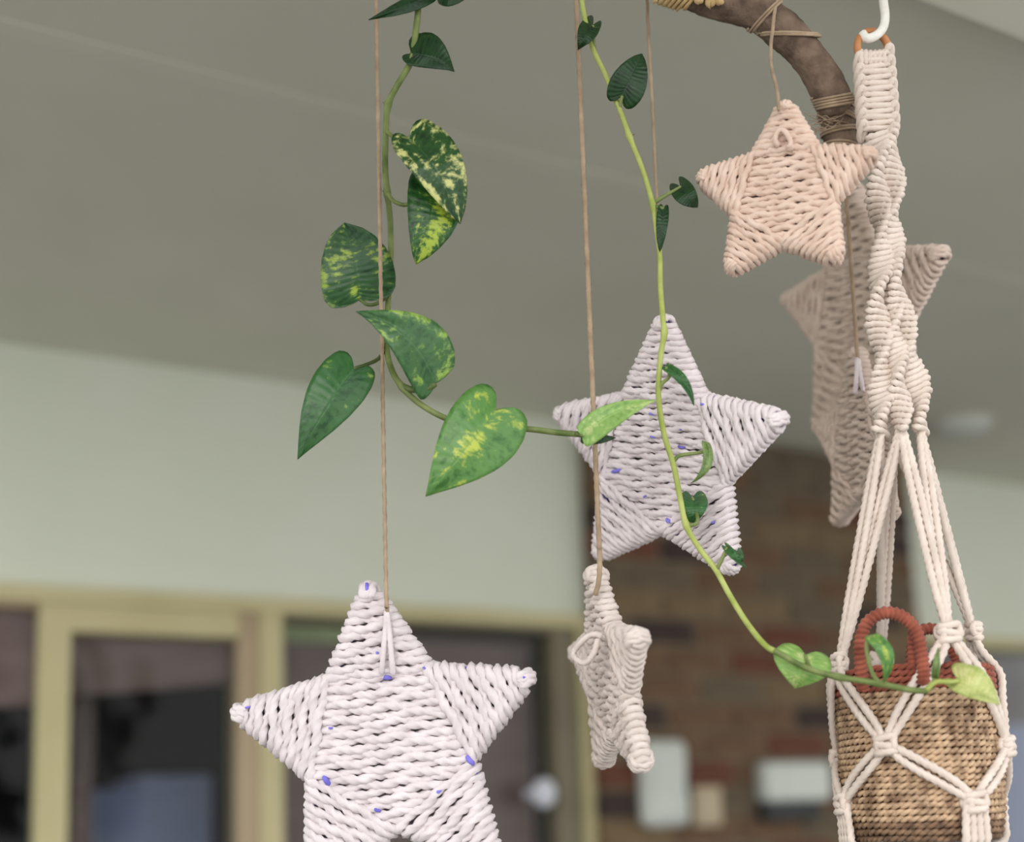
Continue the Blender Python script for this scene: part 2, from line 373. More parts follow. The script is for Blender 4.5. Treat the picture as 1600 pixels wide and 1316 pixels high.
# brown blinds rolled part way down behind the door and the left window
def part_blind(pts, n, label, mat):
    P = []
    for (x, y) in pts: a_, z_ = wallpt(x, y, n); P.append((a_, n, z_))
    zt_ = ZT-.004 
    V = [(P[0][0], n, zt_), (P[1][0], n, zt_), P[1], P[0]]; V += [(x, y+.012, z_) for x, y, z_ in V]
    o = mesh('roller_blind', V, [(0, 1, 2, 3), (7, 6, 5, 4), (0, 4, 5, 1), (1, 5, 6, 2), (2, 6, 7, 3), (3, 7, 4, 0)], mat, smooth=False)
    o.location = W0; o.rotation_euler = (0, 0, PHI); tag(o, label, 'blind')
    mb = MB(); mb.add(*tube(np.array([np.array(P[0])+(0, .006, 0), np.array(P[1])+(0, .006, 0)]), .009, sides=8)); mb.build('bottom_bar', mat, o, True)
part_blind([(100, 1084), (372, 1062)], .06, 'short brown blind with a sloping lower edge in the glazed door', M['blind'])
part_blind([(-200, 1112), (58, 1096)], .06, 'short pinkish brown blind in the window at the left edge', M['pinkblind'])
# blue-grey cupboard inside, seen through the door
def inside_box(x0, y0, x1, n, depth, mat, name, zb=.02, bev=.006, step=None):
    aa, z1 = wallpt(x0, y0, n); bb, _ = wallpt(x1, y0, n)
    parts = [(aa, bb, n, n+depth, zb, z1)]
    if step:
        for (sx0, sx1, sy) in step:
            s0 = wallpt(sx0, sy, n)[0]; s1, sz = wallpt(sx1, sy, n); parts.append((s0, s1, n, n+depth, zb, sz))
    return wall_obj(name, parts, mat, None, bev)
o = inside_box(222, 1212, 332, .7, .4, M['bluegrey'], 'cupboard', .021, .006, [(150, 222, 1232)])
tag(o, 'pale blue-grey stepped cupboard seen through the dark glazed door', 'cupboard')
o = inside_box(120, 1090, 148, .6, .05, M['blind'], 'curtain', .021, .004); tag(o, 'narrow dark grey curtain hanging behind the left edge of the glazed door', 'curtain')
# blind behind window 2
aa, bb = a_j1+.01, a_k0-.01
bl = wall_obj('window_blind', [(aa, bb, .12, .135, .1, ZT-.03)], M['blind']); tag(bl, 'taupe window blind behind the glass to the right of the big white star', 'blind')
wall_obj('blind_rail', [(aa, bb, .11, .145, .09, .115)], M['taupe'], bl)
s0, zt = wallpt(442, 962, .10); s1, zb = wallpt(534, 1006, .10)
o = wall_obj('reflection_strip', [(s0, s1+.02, .09, .105, zb, zt)], M['green_strip'], None, .003); tag(o, 'dull green strip standing for the garden reflection at the top of the window behind the big star', 'reflection_strip')  # added strip, paints the garden reflected in the window; no cloth hangs here
# globe lamp in front of the blind
c_, cz = wallpt(836, 1240, -.0)
def sphere(name, r, mat, parent, loc, sz=1.0, n=14):
    V, Fc = [], []
    for i in range(n+1):
        for j in range(2*n):
            th = PI*i/n; ph = PI*j/n; V.append((r*math.sin(th)*math.cos(ph), r*math.sin(th)*math.sin(ph), r*sz*math.cos(th)))
    for i in range(n):
        for j in range(2*n): Fc.append((i*2*n+j, (i+1)*2*n+j, (i+1)*2*n+(j+1) % (2*n), i*2*n+(j+1) % (2*n)))
    return mesh(name, V, Fc, mat, parent, loc=loc)
lp = empty('wall_lamp', W0+adir*c_+ndir*.0+Vector((0, 0, cz))); lp.rotation_euler = (0, 0, PHI)
sphere('globe', .032, M['lampshade'], lp, (0, -.05, 0), 1.25); MB().box(-.012, .012, -.03, .04, -.012, .012, .003).build('bracket', M['lampshade'], lp)
tag(lp, 'small pale round lamp by the window right of the big white star', 'lamp')

# brick pier: mortar core and single bricks
PN = -.06
pier = struct(wall_obj('wall_right', [(a_p0+.005, a_p1-.005, PN+.008, .12, 0, ZC-.0)], M['mortar']), 'brown brick pier between the windows')
bw, bh, mj = .222, .070, .011
meshes = {}
for k, _, _ in BR:
    mb = MB().box(-bw/2, bw/2, 0, .055, -bh/2, bh/2, .004); t = mb.build('brick', M['brick_'+k]); meshes[k] = t.data; bpy.data.objects.remove(t)
half = {}
row = 0; z = ZC-bh/2-.004
seq = ['brown', 'tan', 'grey', 'brown', 'red', 'brown', 'dark', 'tan', 'brown', 'grey']
random.seed(3); nbk = 0
while z > .35 and nbk < 290:
    x = a_p0 - (0 if row % 2 == 0 else (bw+mj)/2)
    while x < a_p1-.03:
        x0, x1 = max(x, a_p0), min(x+bw, a_p1)
        if x1-x0 > .04:
            k = random.choice(seq)
            b = bpy.data.objects.new('brick', meshes[k]); b.parent = pier
            b.location = ((x0+x1)/2, PN+random.uniform(-.003, .003), z); b.scale = ((x1-x0)/bw, 1, 1)
            COL.objects.link(b); nbk += 1
        x += bw+mj
    z -= bh+mj; row += 1
# boxes screwed to the brick
def brick_box(name, x0, x1, y0, y1, dep, mat, label, bev=.008, cover=None):
    aa, z1 = wallpt((x0+x1)/2-(x1-x0)/2, (y0+y1)/2, PN-dep); bb, _ = wallpt((x0+x1)/2+(x1-x0)/2, (y0+y1)/2, PN-dep)
    _, zt = wallpt((x0+x1)/2, y0, PN-dep); _, zb = wallpt((x0+x1)/2, y1, PN-dep)
    o = wall_obj(name, [(aa, bb, PN-dep, PN+.004, zb, zt)], mat, None, bev)
    tag(o, label, 'box'); return o, (aa, bb, zb, zt, PN-dep)
o, g_ = brick_box('meter_box', 1012, 1080, 1156, 1292, .06, M['whitebox'], 'tall pale grey box fixed to the brick below the narrow turned star', .018)
wall_obj('box_cover', [(g_[0]+.02, g_[1]-.02, g_[4]-.008, g_[4]+.004, g_[2]+.03, g_[3]-.05)], M['whitebox'], o, .004)
wall_obj('meter_window', [(g_[1]-.03, g_[1]-.006, g_[4]-.004, g_[4]+.002, g_[2]+.08, g_[2]+.14)], M['darkplastic'], o, .002)
o, g_ = brick_box('junction_box', 1086, 1130, 1228, 1292, .04, M['creambox'], 'small beige box on the brick right of the tall grey box', .006)
wall_obj('box_cover', [(g_[0]+.01, g_[1]-.01, g_[4]-.005, g_[4]+.003, g_[2]+.015, g_[3]-.015)], M['creambox'], o, .003)
o, g_ = brick_box('outdoor_light', 1200, 1302, 1190, 1252, .06, M['whitebox'], 'wide pale wall light on the brick just left of the basket', .012); o['category'] = 'light'
wall_obj('sensor', [(g_[0], g_[1]-.04, g_[4]+.01, PN+.003, g_[2]-.055, g_[2]+.002)], M['darkplastic'], o, .008)
# ceiling light right of the hanger
P = on_z(1500, 662, HC)
cl = empty('ceiling_light', P); tag(cl, 'flat pale oval ceiling light right of the hanger cords', 'light')
def lathe(prof, n=32):
    V, Fc = [], []
    for r, z_ in prof:
        for j in range(n): V.append((r*math.cos(2*PI*j/n), r*math.sin(2*PI*j/n), z_))
    for i in range(len(prof)-1):
        for j in range(n): Fc.append((i*n+j, i*n+(j+1) % n, (i+1)*n+(j+1) % n, (i+1)*n+j))
    return V, Fc
V, Fc = lathe([(.002, -.03), (.06, -.028), (.078, -.016), (.08, -.004)]); mesh('diffuser', V, Fc, M['whitebox'], cl)
V, Fc = lathe([(.08, -.012), (.09, -.011), (.092, 0.0), (.0, 0.0)]); mesh('rim', V, Fc, M['batten'], cl)
# sofa-blue panel behind right window
o = inside_box(1540, 1132, 1680, .5, .3, M['bluegrey'], 'cabinet', .021, .006); tag(o, 'blue-grey cabinet behind the window at the right edge of the view', 'cabinet')

# ------------------------------------------------------------------ branch (driftwood bar the stars hang from)
BD = 1.17
bp_ = [(1309, 172, BD+.004), (1291, 134, BD), (1262, 88, BD), (1227, 50, BD), (1184, 20, BD), (1110, -4, BD), (1030, -32, BD-.005), (930, -75, BD-.01), (760, -120, BD-.01), (590, -140, BD-.02), (480, -150, BD-.03)]
bpts = np.array([at(*p) for p in bp_])
BP = resample(bpts, step=.004)
rad = np.interp(np.linspace(0, 1, len(BP)), [0, .1, .3, .45, 1], [.0160, .0165, .0168, .0150, .012])
rad = rad*(1+.05*np.sin(np.arange(len(BP))*.33)+.015*rng.standard_normal(len(BP)))
br = empty('driftwood_branch', BP[0]); L0 = np.array(br.location)
V, Fc = tube(BP-L0, rad, sides=18)
V = np.array(V); nv = len(BP)*18
ridge = 1+.05*np.sin(np.tile(np.arange(18), len(BP))*3.0+np.repeat(np.arange(len(BP)), 18)*.09)+.012*rng.standard_normal(nv)
C = np.repeat(BP-L0, 18, 0); V[:nv] = C+(V[:nv]-C)*ridge[:, None]
mesh('bark', V, Fc, M['bark'], br)
tag(br, 'curved grey-brown driftwood branch that the stars hang from', 'branch')
# thinner stub bound under the cut end
E1 = np.array(at(1302, 150, BD+.016)); E2 = np.array(at(1317, 262, BD+.03))
st = resample([E1-L0, (E1+E2)/2-L0+np.array((.001, 0, 0)), E2-L0], step=.004)
V, Fc = tube(st, .0162*(1+.06*rng.standard_normal(len(st))), sides=16); mesh('stub', V, Fc, M['bark'], br)
rt, upv = CM @ Vector((1, 0, 0)), CM @ Vector((0, 1, 0))
# bindings
def binding(idx, turns, r, mat, name='twine_binding', parent=br, lean=.3, pts=BP, rr=rad, org=None):
    org = L0 if org is None else org
    T = pts[min(idx+3, len(pts)-1)]-pts[max(idx-3, 0)]; T /= np.linalg.norm(T)
    N = np.cross(T, np.array(FWD)); N /= np.linalg.norm(N); B = np.cross(T, N)
    R = rr[idx]*1.08 if hasattr(rr, '__len__') else rr
    path = []
    for k in range(int(turns*20)+1):
        a_ = 2*PI*k/20
        path.append(pts[idx]-org+N*R*math.cos(a_)+B*R*math.sin(a_)+T*(R*lean*math.cos(a_+.5)+k/20*r*2.1))
    V, Fc = tube(np.array(path), r, sides=6, lobes=3, pitch=r*7); return mesh(name, V, Fc, mat, parent)
def near(px, py): return int(np.argmin([math.hypot(proj(p)[0]-px, proj(p)[1]-py) for p in BP]))
binding(near(1236, 58), 2, .0013, M['jute'], lean=1.3)
binding(near(1200, 30), 2, .0013, M['jute'])
binding(near(1088, -8), 6, .0022, M['cutwood'], lean=.5)
binding(near(1306, 166), 4, .0013, M['jute'], lean=.4)
SP = st+L0
for k in (2, 5, 8, 12): binding(k, 2, .0012, M['jute'], pts=SP, rr=.0175, lean=random.uniform(-.6, .6))
for k in range(26):                              # frayed jute ends at the joint
    c0 = np.array(at(1297+random.uniform(-14, 18), 188+random.uniform(-6, 16), BD-.004+random.uniform(0, .01)))-L0
    d = np.array(rt)*random.uniform(-.022, -.004)+np.array(upv)*random.uniform(-.014, .008)-np.array(FWD)*random.uniform(0, .006)
    if k > 17: d[0] *= -1
    tube_obj('jute_fibre', [c0, c0+d*.5+np.array((0, 0, random.uniform(-.003, .003))), c0+d], [.0007, .0005, .0003], M['jute'], br, sides=5)
# pale chips near the top of the frame
for (x, y, s) in ((1086, 2, .006), (1104, 6, .008), (1118, 4, .006)):
    c0 = np.array(at(x, y, BD-.0175)); V, Fc = tube(resample([c0-L0, c0-L0+np.array((.004, 0, .0015)), c0-L0+np.array((.007, 0, -.001))], n=5), [s*.4, s*.7, s*.8, s*.6, s*.3], sides=7); mesh('pale_chip', V, Fc, M['cutwood'], br)

# ------------------------------------------------------------------ woven stars
def fit_star(tips, D, yaw0, R0, wp=6.0, iters=200):
    """pose (centre, R, rotation) of a flat star whose tips lie at the given image points"""
    ang = [90, 18, -54, -126, 162]
    U = np.array([(math.cos(math.radians(a)), math.sin(math.radians(a)), 0) for a in ang])
    keep = [i for i, t in enumerate(tips) if t]; T = np.array([tips[i] for i in keep], float)
    c = T.mean(0)
    def model(x):
        Rm = CM @ (Euler((x[4], x[3], x[5]), 'ZYX').to_matrix() if False else (Matrix.Rotation(x[5], 3, 'Z') @ Matrix.Rotation(x[3], 3, 'Y') @ Matrix.Rotation(x[4], 3, 'X')))
        ctr = at(x[0], x[1], D)
        return ctr, Rm, np.array([proj(ctr + Rm @ (Vector(U[i])*x[2])) for i in keep])
    x = np.array([c[0], c[1], R0, yaw0, 0.0, 0.0])
    sc = np.array([1, 1, .001, .01, .01, .01])
    x0 = x.copy(); wpr = np.array([0, 0, 0, 2.0, wp, 2.0]); lam = 1e-3
    def res(x):
        return np.r_[(model(x)[2]-T).ravel(), wpr*(x-x0)*4]
    r = res(x)
    for _ in range(iters):
        J = np.stack([(res(x+sc*np.eye(6)[k])-r)/1.0 for k in range(6)], 1)
        dx = np.linalg.solve(J.T @ J+lam*np.diag(np.diag(J.T @ J)+1e-6), -J.T @ r)
        xn = x+dx*sc; rn = res(xn)
        if rn @ rn < r @ r:
            x, r = xn, rn; lam *= .5
            if np.abs(dx).max() < 1e-3: break
        else: lam = min(lam*4, 1e6)
    ctr, Rm, _ = model(x)
    return ctr, Rm, x[2], x, float(np.sqrt((r[:2*len(keep)]**2).mean()))
def make_star(tips, D, yaw0, R0, mat, frame_mat, label, npx, ri=.53, th=.0085, seed=0, blue=(), wave=.0019, wp=6.0):
    """npx: number of cord rows across the body"""
    ctr, Rm, R, x, err = fit_star(tips, D, yaw0, R0, wp)
    print('star', label[:40], 'R %.3f' % R, 'yaw %.0f pitch %.0f roll %.0f err %.1f' % (*np.degrees(x[3:6]), err))
    root = empty('woven_star', ctr); root.rotation_euler = Rm.to_euler()
    tag(root, label, 'star ornament', 'woven star ornaments')
    lr = np.random.default_rng(seed)
    inner = [(ri*R*math.cos(math.radians(54+72*k)), ri*R*math.sin(math.radians(54+72*k))) for k in range(5)]
    pitch = (ri*R*(1+math.sin(math.radians(54))))/npx
    rr = pitch*.59
    h = th
    # frame wire: star outline, the inner corners peep out between the wraps
    out = []
    for k in range(5):
        out.append((inner[k][0]*1.0, inner[k][1]*1.0, 0)); a = math.radians(90+72*(k+0)+0)
    fr = []
    for k in range(5):
        a = math.radians(90+72*k); fr.append((R*.97*math.cos(a), R*.97*math.sin(a), 0)); fr.append((inner[(k+1) % 5][0]*1.02, inner[(k+1) % 5][1]*1.02, 0))
    pts = []
    for i in range(10):
        p, q = np.array(fr[i]), np.array(fr[(i+1) % 10])
        for t in np.linspace(0, 1, 6, endpoint=False): pts.append(p+(q-p)*t)
    V, Fc = tube(np.array(pts), h*.6, sides=8, closed=True); mesh('frame', V, Fc, frame_mat, root)
    def wrap(c, ax, w_, hh, ph, woven, tilt):
        """one turn of cord around the frame at c (2D), running along ax (2D unit), half width w_"""
        ax = np.array(ax); nx_ = np.array((-ax[1], ax[0])); c = np.array(c)
        step = .0029; j0 = lr.normal(0, .5)
        n = max(5, int(2*w_/step)); us = np.linspace(-w_, w_, n)
        P = []
        sp = .030*R/.14
        for sgn in (1, -1):
            for u in (us if sgn == 1 else us[::-1]):
                e = math.sqrt(max(0, 1-(u/(w_+.0005))**8))
                z = hh + (wave*math.cos(PI*u/sp+ph) if woven else wave*.4*math.cos(PI*u/sp*1.3+ph))*e
                vv = tilt*u*sgn + rr*.32*math.sin(2*PI*u/(sp*1.15)+ph*1.0+j0)*e
                q = c+ax*u+nx_*vv
                P.append((q[0], q[1], sgn*z))
            # rounded edge
            for a in (PI/2-PI/4, 0, -PI/4) if sgn == 1 else (-PI/2-PI/4, -PI, -PI-PI/4):
                q = c+ax*((1 if sgn == 1 else -1)*(w_)+hh*.8*math.cos(a))+nx_*(tilt*w_*sgn*(1 if sgn == 1 else -1))
                P.append((q[0], q[1], hh*math.sin(a) if sgn == 1 else hh*math.sin(a)))
        P = np.array(P)
        # orientation of the second edge: u = -w, going from back to front
        return tube(P, rr*(1+.05*lr.standard_normal()), sides=12, closed=True, lobes=3, amp=.24, pitch=rr*8.5, phase=lr.uniform(0, 6))
    def halfw(v):                                  # pentagon (flat top, point down) extent at height v
        xs = []
        for k in range(5):
            p, q = inner[k], inner[(k+1) % 5]
            if (p[1]-v)*(q[1]-v) <= 0 and p[1] != q[1]:
                t = (v-p[1])/(q[1]-p[1]); xs.append(p[0]+(q[0]-p[0])*t)
        return max(xs) if xs else 0
    vtop = inner[0][1]; vbot = -ri*R
    v = vtop-pitch*.2; i = 0
    while v > vbot+pitch*.1:
        w_ = halfw(min(v, vtop-1e-4))-h*.4
        w_ = max(w_, pitch*.7)
        if 1:
            V, Fc = wrap((0, v+lr.normal(0, pitch*.05)), (1, 0), w_, h*.92, PI*i, True, lr.normal(0, .012)); mesh('cord_wrap', V, Fc, mat, root)
        v -= pitch; i += 1
    for k in range(5):
        a = math.radians(90+72*k); ax = np.array((math.cos(a), math.sin(a))); pr = np.array((-ax[1], ax[0]))
        s0 = ri*R*math.cos(math.radians(36)); w0 = ri*R*math.sin(math.radians(36))
        s = s0+pitch*.45; i = 0
        while s < R-pitch*.5:
            f = (R-s)/(R-s0); w_ = max(w0*f-h*.1, pitch*.35)
            hh = h*(1.06 if f < .93 else 1.16)
            V, Fc = wrap(ax*s, pr*-1 if k in (2, 3) else pr, w_, hh, PI*i+lr.uniform(-.4, .4), True, lr.normal(0, .02)+(.05 if k in (1, 4) else 0)); mesh('cord_wrap', V, Fc, mat, root)
            s += pitch; i += 1
        # cords carried lengthwise over the tip
        for j in (-1, 0, 1):
            cx = pr*j*pitch*.62
            P = []
            for t in np.linspace(-1, 1, 15):
                q = t*PI/2*1.15; P.append((*(ax*(R-pitch*1.2+pitch*(1.55-.25*abs(j))*math.cos(q))+cx), (h+rr*.75)*math.sin(q)))
            V, Fc = tube(np.array(P), rr*.9, sides=12, lobes=3, amp=.24, pitch=rr*8); mesh('tip_cord', V, Fc, mat, root)
    M4 = Matrix.Translation(ctr) @ Rm.to_4x4(); inv = M4.inverted()
    def hit(px, py, zoff):
        o_ = inv @ CAMP; d = (inv.to_3x3() @ ray(px, py)); t = (zoff-o_.z)/d.z; return np.array(o_+d*t)
    for (x0, y0, x1, y1, r) in blue:
        p, q = hit(x0, y0, h+rr*1.1), hit(x1, y1, h+rr*1.1); m = (p+q)/2+np.array((0, 0, rr*.45))
        m = (p+q)/2+np.array((0, 0, rr*.1)); V, Fc = tube(resample([p-np.array((0, 0, rr*.9)), m, q-np.array((0, 0, rr*.9))], n=7), r*.72, sides=7); o = mesh('thread', V, Fc, M['blue'], root); o['label'] = 'blue-violet thread showing between cords'
    root['hitfn'] = 0
    del root['hitfn']
    return root, hit, (h, rr, R)
BLUE = M['blue']
big, bhit, bd = make_star([(576, 911), (826, 1062), (774, 1338), (488, 1376), (373, 1114)], 1.13, 0.0, .145, M['rope_white'], BLUE,
    'large bright white woven star, lowest and furthest left', 20, seed=1,
    blue=((572, 912, 575, 928, .0024), (506, 1212, 512, 1226, .0036), (730, 1184, 738, 1194, .0036), (680, 1242, 690, 1232, .003), (599, 1059, 609, 1059, .003), (375, 1108, 395, 1104, .0014), (815, 1060, 822, 1058, .002), (585, 1265, 592, 1268, .0022), (588, 1020, 592, 1022, .002), (660, 1040, 664, 1046, .002), (513, 1138, 520, 1138, .0016), (700, 1115, 706, 1118, .0018)))
mid, mhit, md = make_star([(1042, 499), (1216, 660), (1150, 888), (946, 876), (866, 631)], 1.17, -.3, .12, M['rope_white'], BLUE,
    'white woven star with the thin green vine running down its middle', 23, seed=2, wp=14.0,
    blue=((884, 640, 888, 648, .0014), (898, 648, 904, 652, .0014), (910, 652, 916, 658, .0014), (955, 738, 968, 735, .0024), (1040, 812, 1047, 816, .0026), (1096, 630, 1099, 634, .0026), (1012, 646, 1022, 648, .0015), (1014, 682, 1022, 684, .0015), (1060, 670, 1068, 672, .0015), (1058, 698, 1068, 700, .0015), (1004, 778, 1010, 774, .0014), (1110, 818, 1116, 816, .0016)))
topst, thit, td = make_star([(1228, 168), (1366, 240), (1306, 407), (1143, 426), (1094, 276)], 1.10, 0.2, .085, M['rope_warm'], M['wire'],
    'small warm beige woven star below the branch at the upper right', 16, seed=3, wave=.0013)
edge, ehit, ed = make_star([(934, 890), (1003, 990), (993, 1204), (958, 1188), (890, 1022)], 1.145, -1.2, .105, M['rope_pale'], M['wire'],
    'pale woven star turned nearly edge-on between the large star and the brick', 17, seed=4, th=.0062)
sA, ahit, ad = make_star([(1340, 288), (1470, 396), None, (1286, 664), (1224, 470)], 1.35, -.85, .145, M['rope_greige'], M['wire'],
    'greige woven star half hidden behind the macrame hanger', 23, seed=5, th=.007)
sB, bbhit, bbd = make_star([(1348, 540), (1404, 640), (1398, 800), (1312, 824), (1276, 664)], 1.255, -1.0, .11, M['rope_greige'], M['wire'],
    'shaded narrow woven star below the greige one, behind the hanger cords', 19, seed=6, th=.0065)
# cord loops
def star_local(root, pts):
    inv = (Matrix.Translation(root.location) @ root.rotation_euler.to_matrix().to_4x4()).inverted(); return [np.array(inv @ Vector(p)) for p in pts]
def add_loop(root, hit, dims, pxs, r, mat, lift=1.0, closed=False):
    h, rr, R = dims
    P = [hit(x, y, h+rr*(1.0+lift*l)+r) for (x, y, l) in pxs]
    V, Fc = tube(resample(P, step=.003, closed=closed), r, sides=9, lobes=3, pitch=r*7, closed=closed); return mesh('hanging_loop', V, Fc, mat, root)
add_loop(big, bhit, bd, [(596, 1052, 0), (598, 1030, 1), (602, 985, .6), (604, 955, .3), (608, 985, .6), (612, 1030, 1), (614, 1054, 0)], .0026, M['rope_white'])
add_loop(topst, thit, td, [(1216, 228, .3), (1211, 218, 1), (1215, 206, 1.2), (1223, 203, 1.2), (1231, 212, 1.1), (1236, 226, 1), (1228, 232, .6), (1240, 230, .3)], .0024, M['rope_warm'])
# loop of the turned star hangs out to the left, loop of the narrow star lies on it
P = star_local(edge, [at(934, 1000, 1.10), at(928, 1020, 1.095), at(915, 1036, 1.10), at(900, 1030, 1.11), at(896, 1020, 1.115), at(908, 1004, 1.11), at(924, 992, 1.105), at(940, 994, 1.10)])
V, Fc = tube(resample(P, step=.003), .0028, sides=9, lobes=3, pitch=.02); mesh('hanging_loop', V, Fc, M['rope_pale'], edge)
P = star_local(sB, [at(1336, 615, 1.222), at(1338, 590, 1.215), at(1340, 558, 1.215), at(1344, 585, 1.215), at(1349, 612, 1.222)])
V, Fc = tube(resample(P, step=.003), .0022, sides=8, lobes=3, pitch=.016); mesh('hanging_loop', V, Fc, M['rope_white'], sB)

# ------------------------------------------------------------------ twines
def branch_at(px):                               # nearest branch point above a pixel column
    i = int(np.argmin([abs(proj(p)[0]-px) + (0 if p[2] > BP[:, 2].min()+.02 else 9e3) for p in BP])); return BP[i], rad[i]
def twine(pts, r, label):
    P = np.array(pts); top = P[0]
    root = empty('jute_twine', top); V, Fc = tube(resample(P-top, step=.004) if len(P) > 2 else resample(P-top, step=.004), r, sides=8, lobes=3, amp=.18, pitch=r*9)
    o = mesh('strand', V, Fc, M['jute'], root); tag(root, label, 'twine', 'jute twines holding the stars'); return root
def plumb(px, py, D, h):                         # point h metres straight above a point
    p = at(px, py, D); return np.array((p.x, p.y, p.z+h))
def twine_to_branch(px, py, D, r, label, extra=()):
    p = np.array(at(px, py, D)); 
    # straight up until level with the branch, then tied over it
    j = int(np.argmin(np.hypot(BP[:, 0]-p[0], 0)+np.where(BP[:, 2] < p[2], 9, 0)))
    b = BP[j].copy(); b[1] -= rad[j]*.9
    t = twine([b+np.array((0, rad[j]*.9, rad[j]*1.1)), b+np.array((0, -.001, rad[j]*.3)), b+np.array((0, -.002, -rad[j]*.6)), (b*.6+p*.4), p]+[np.array(at(*e)) for e in extra], r, label)
    return t
def twine_plumb(px, py, D, topy, r, label, extra=()):
    p = np.array(at(px, py, D)); j = int(np.argmin(np.abs(BP[:, 0]-p[0]) + np.where(BP[:, 2] < p[2], 9, 0)))
    H = BP[j][2]+rad[j]-p[2]; q = p+np.array((0, 0, H)); up_ = BP[j]+np.array((0, 0, rad[j]*1.05))
    return twine([up_, q+(up_-q)*.5+np.array((0, 0, .002)), q-np.array((0, 0, .02)), p+np.array((0, 0, H*.5)), p]+[np.array(at(*e)) for e in extra], r, label)
twine_plumb(603, 905, 1.110, 0, .0019, 'long left jute twine that holds the large white star', [(604, 930, 1.110), (605, 956, 1.112)])
twine_plumb(934, 800, 1.115, 0, .0024, 'thick middle jute twine passing over the left arm of the vine-crossed star', [(937, 860, 1.115), (936, 905, 1.118), (930, 930, 1.122)])
twine_plumb(1033, 440, 1.165, 0, .0016, 'fine jute twine that holds the vine-crossed star', [(1036, 490, 1.165), (1040, 520, 1.160)])
j = near(1222, 48)
twine([BP[near(1205, 32)]+np.array((0, -rad[j]*1.1, 0)), np.array(at(1204, 90, 1.135)), np.array(at(1214, 140, 1.105)), np.array(at(1217, 172, 1.085))], .0016, 'short jute twine from the branch to the small beige star')
twine([np.array(at(1316, 250, 1.182)), np.array(at(1324, 330, 1.20)), np.array(at(1331, 430, 1.215)), np.array(at(1337, 520, 1.215)), np.array(at(1340, 562, 1.215))], .0020, 'jute twine hanging in front of the greige star behind the hanger')

# ------------------------------------------------------------------ hook, macrame hanger, basket
HD = 1.145
hang_p = at(1436, 1180, HD)
AXX, AXY = hang_p.x, hang_p.y
def axis_z(py, px=None):                         # height on the hanger axis that projects to row py
    lo, hi = 0.5, 3.5
    for _ in range(50):
        m_ = (lo+hi)/2
        if proj((AXX, AXY, m_))[1] > py: lo = m_
        else: hi = m_
    return lo
def cyl(th, r, z): return np.array((AXX+r*math.sin(math.radians(th)), AXY-r*math.cos(math.radians(th)), z))
print('axis top px', proj((AXX, AXY, axis_z(75))))
PXM = HD/F                                       # metres per pixel at the hanger
# hook
hk = resample([at(1377, -260, HD), at(1377, -120, HD), at(1377, -40, HD), at(1380, 0, HD), at(1383, 28, HD-.002), at(1379, 45, HD-.004), at(1368, 56, HD-.006), at(1354, 60, HD-.006), at(1347, 52, HD-.004)], step=.003)
zt_ = ZC-.07
up_ = np.array((hk[0][0], hk[0][1], CAMZ+HB)) if False else np.array((hk[0][0], hk[0][1], ZC))
hk = np.vstack([resample([up_, hk[0]], step=.01)[:-1], hk])
hroot = empty('ceiling_hook', hk[0]); V, Fc = tube(hk-hk[0], .0042, sides=12); mesh('shank', V, Fc, M['hook'], hroot)
V, Fc = lathe([(.0, -.004), (.02, -.004), (.021, -.001), (.021, 0), (0, 0)], 24); mesh('base_plate', V, Fc, M['hook'], hroot)
tag(hroot, 'white metal hook that carries the wooden ring of the hanger', 'hook')

hg = empty('macrame_hanger', (AXX, AXY, axis_z(1320))); HL = np.array(hg.location)
tag(hg, 'cream cotton macrame hanger knotted around the woven basket', 'plant hanger')
# ring
rc = np.array(at(1364, 76, HD)); P = []
for i in range(40):
    a_ = 2*PI*i/40; P.append(rc-HL+(np.array(rt)*math.cos(a_)+np.array(upv)*math.sin(a_))*.0158+np.array(FWD)*.004*math.cos(a_))
V, Fc = tube(np.array(P), .0036, sides=12, closed=True); o = mesh('wooden_ring', V, Fc, M['ringwood'], hg); o['label'] = 'small brown wooden ring'
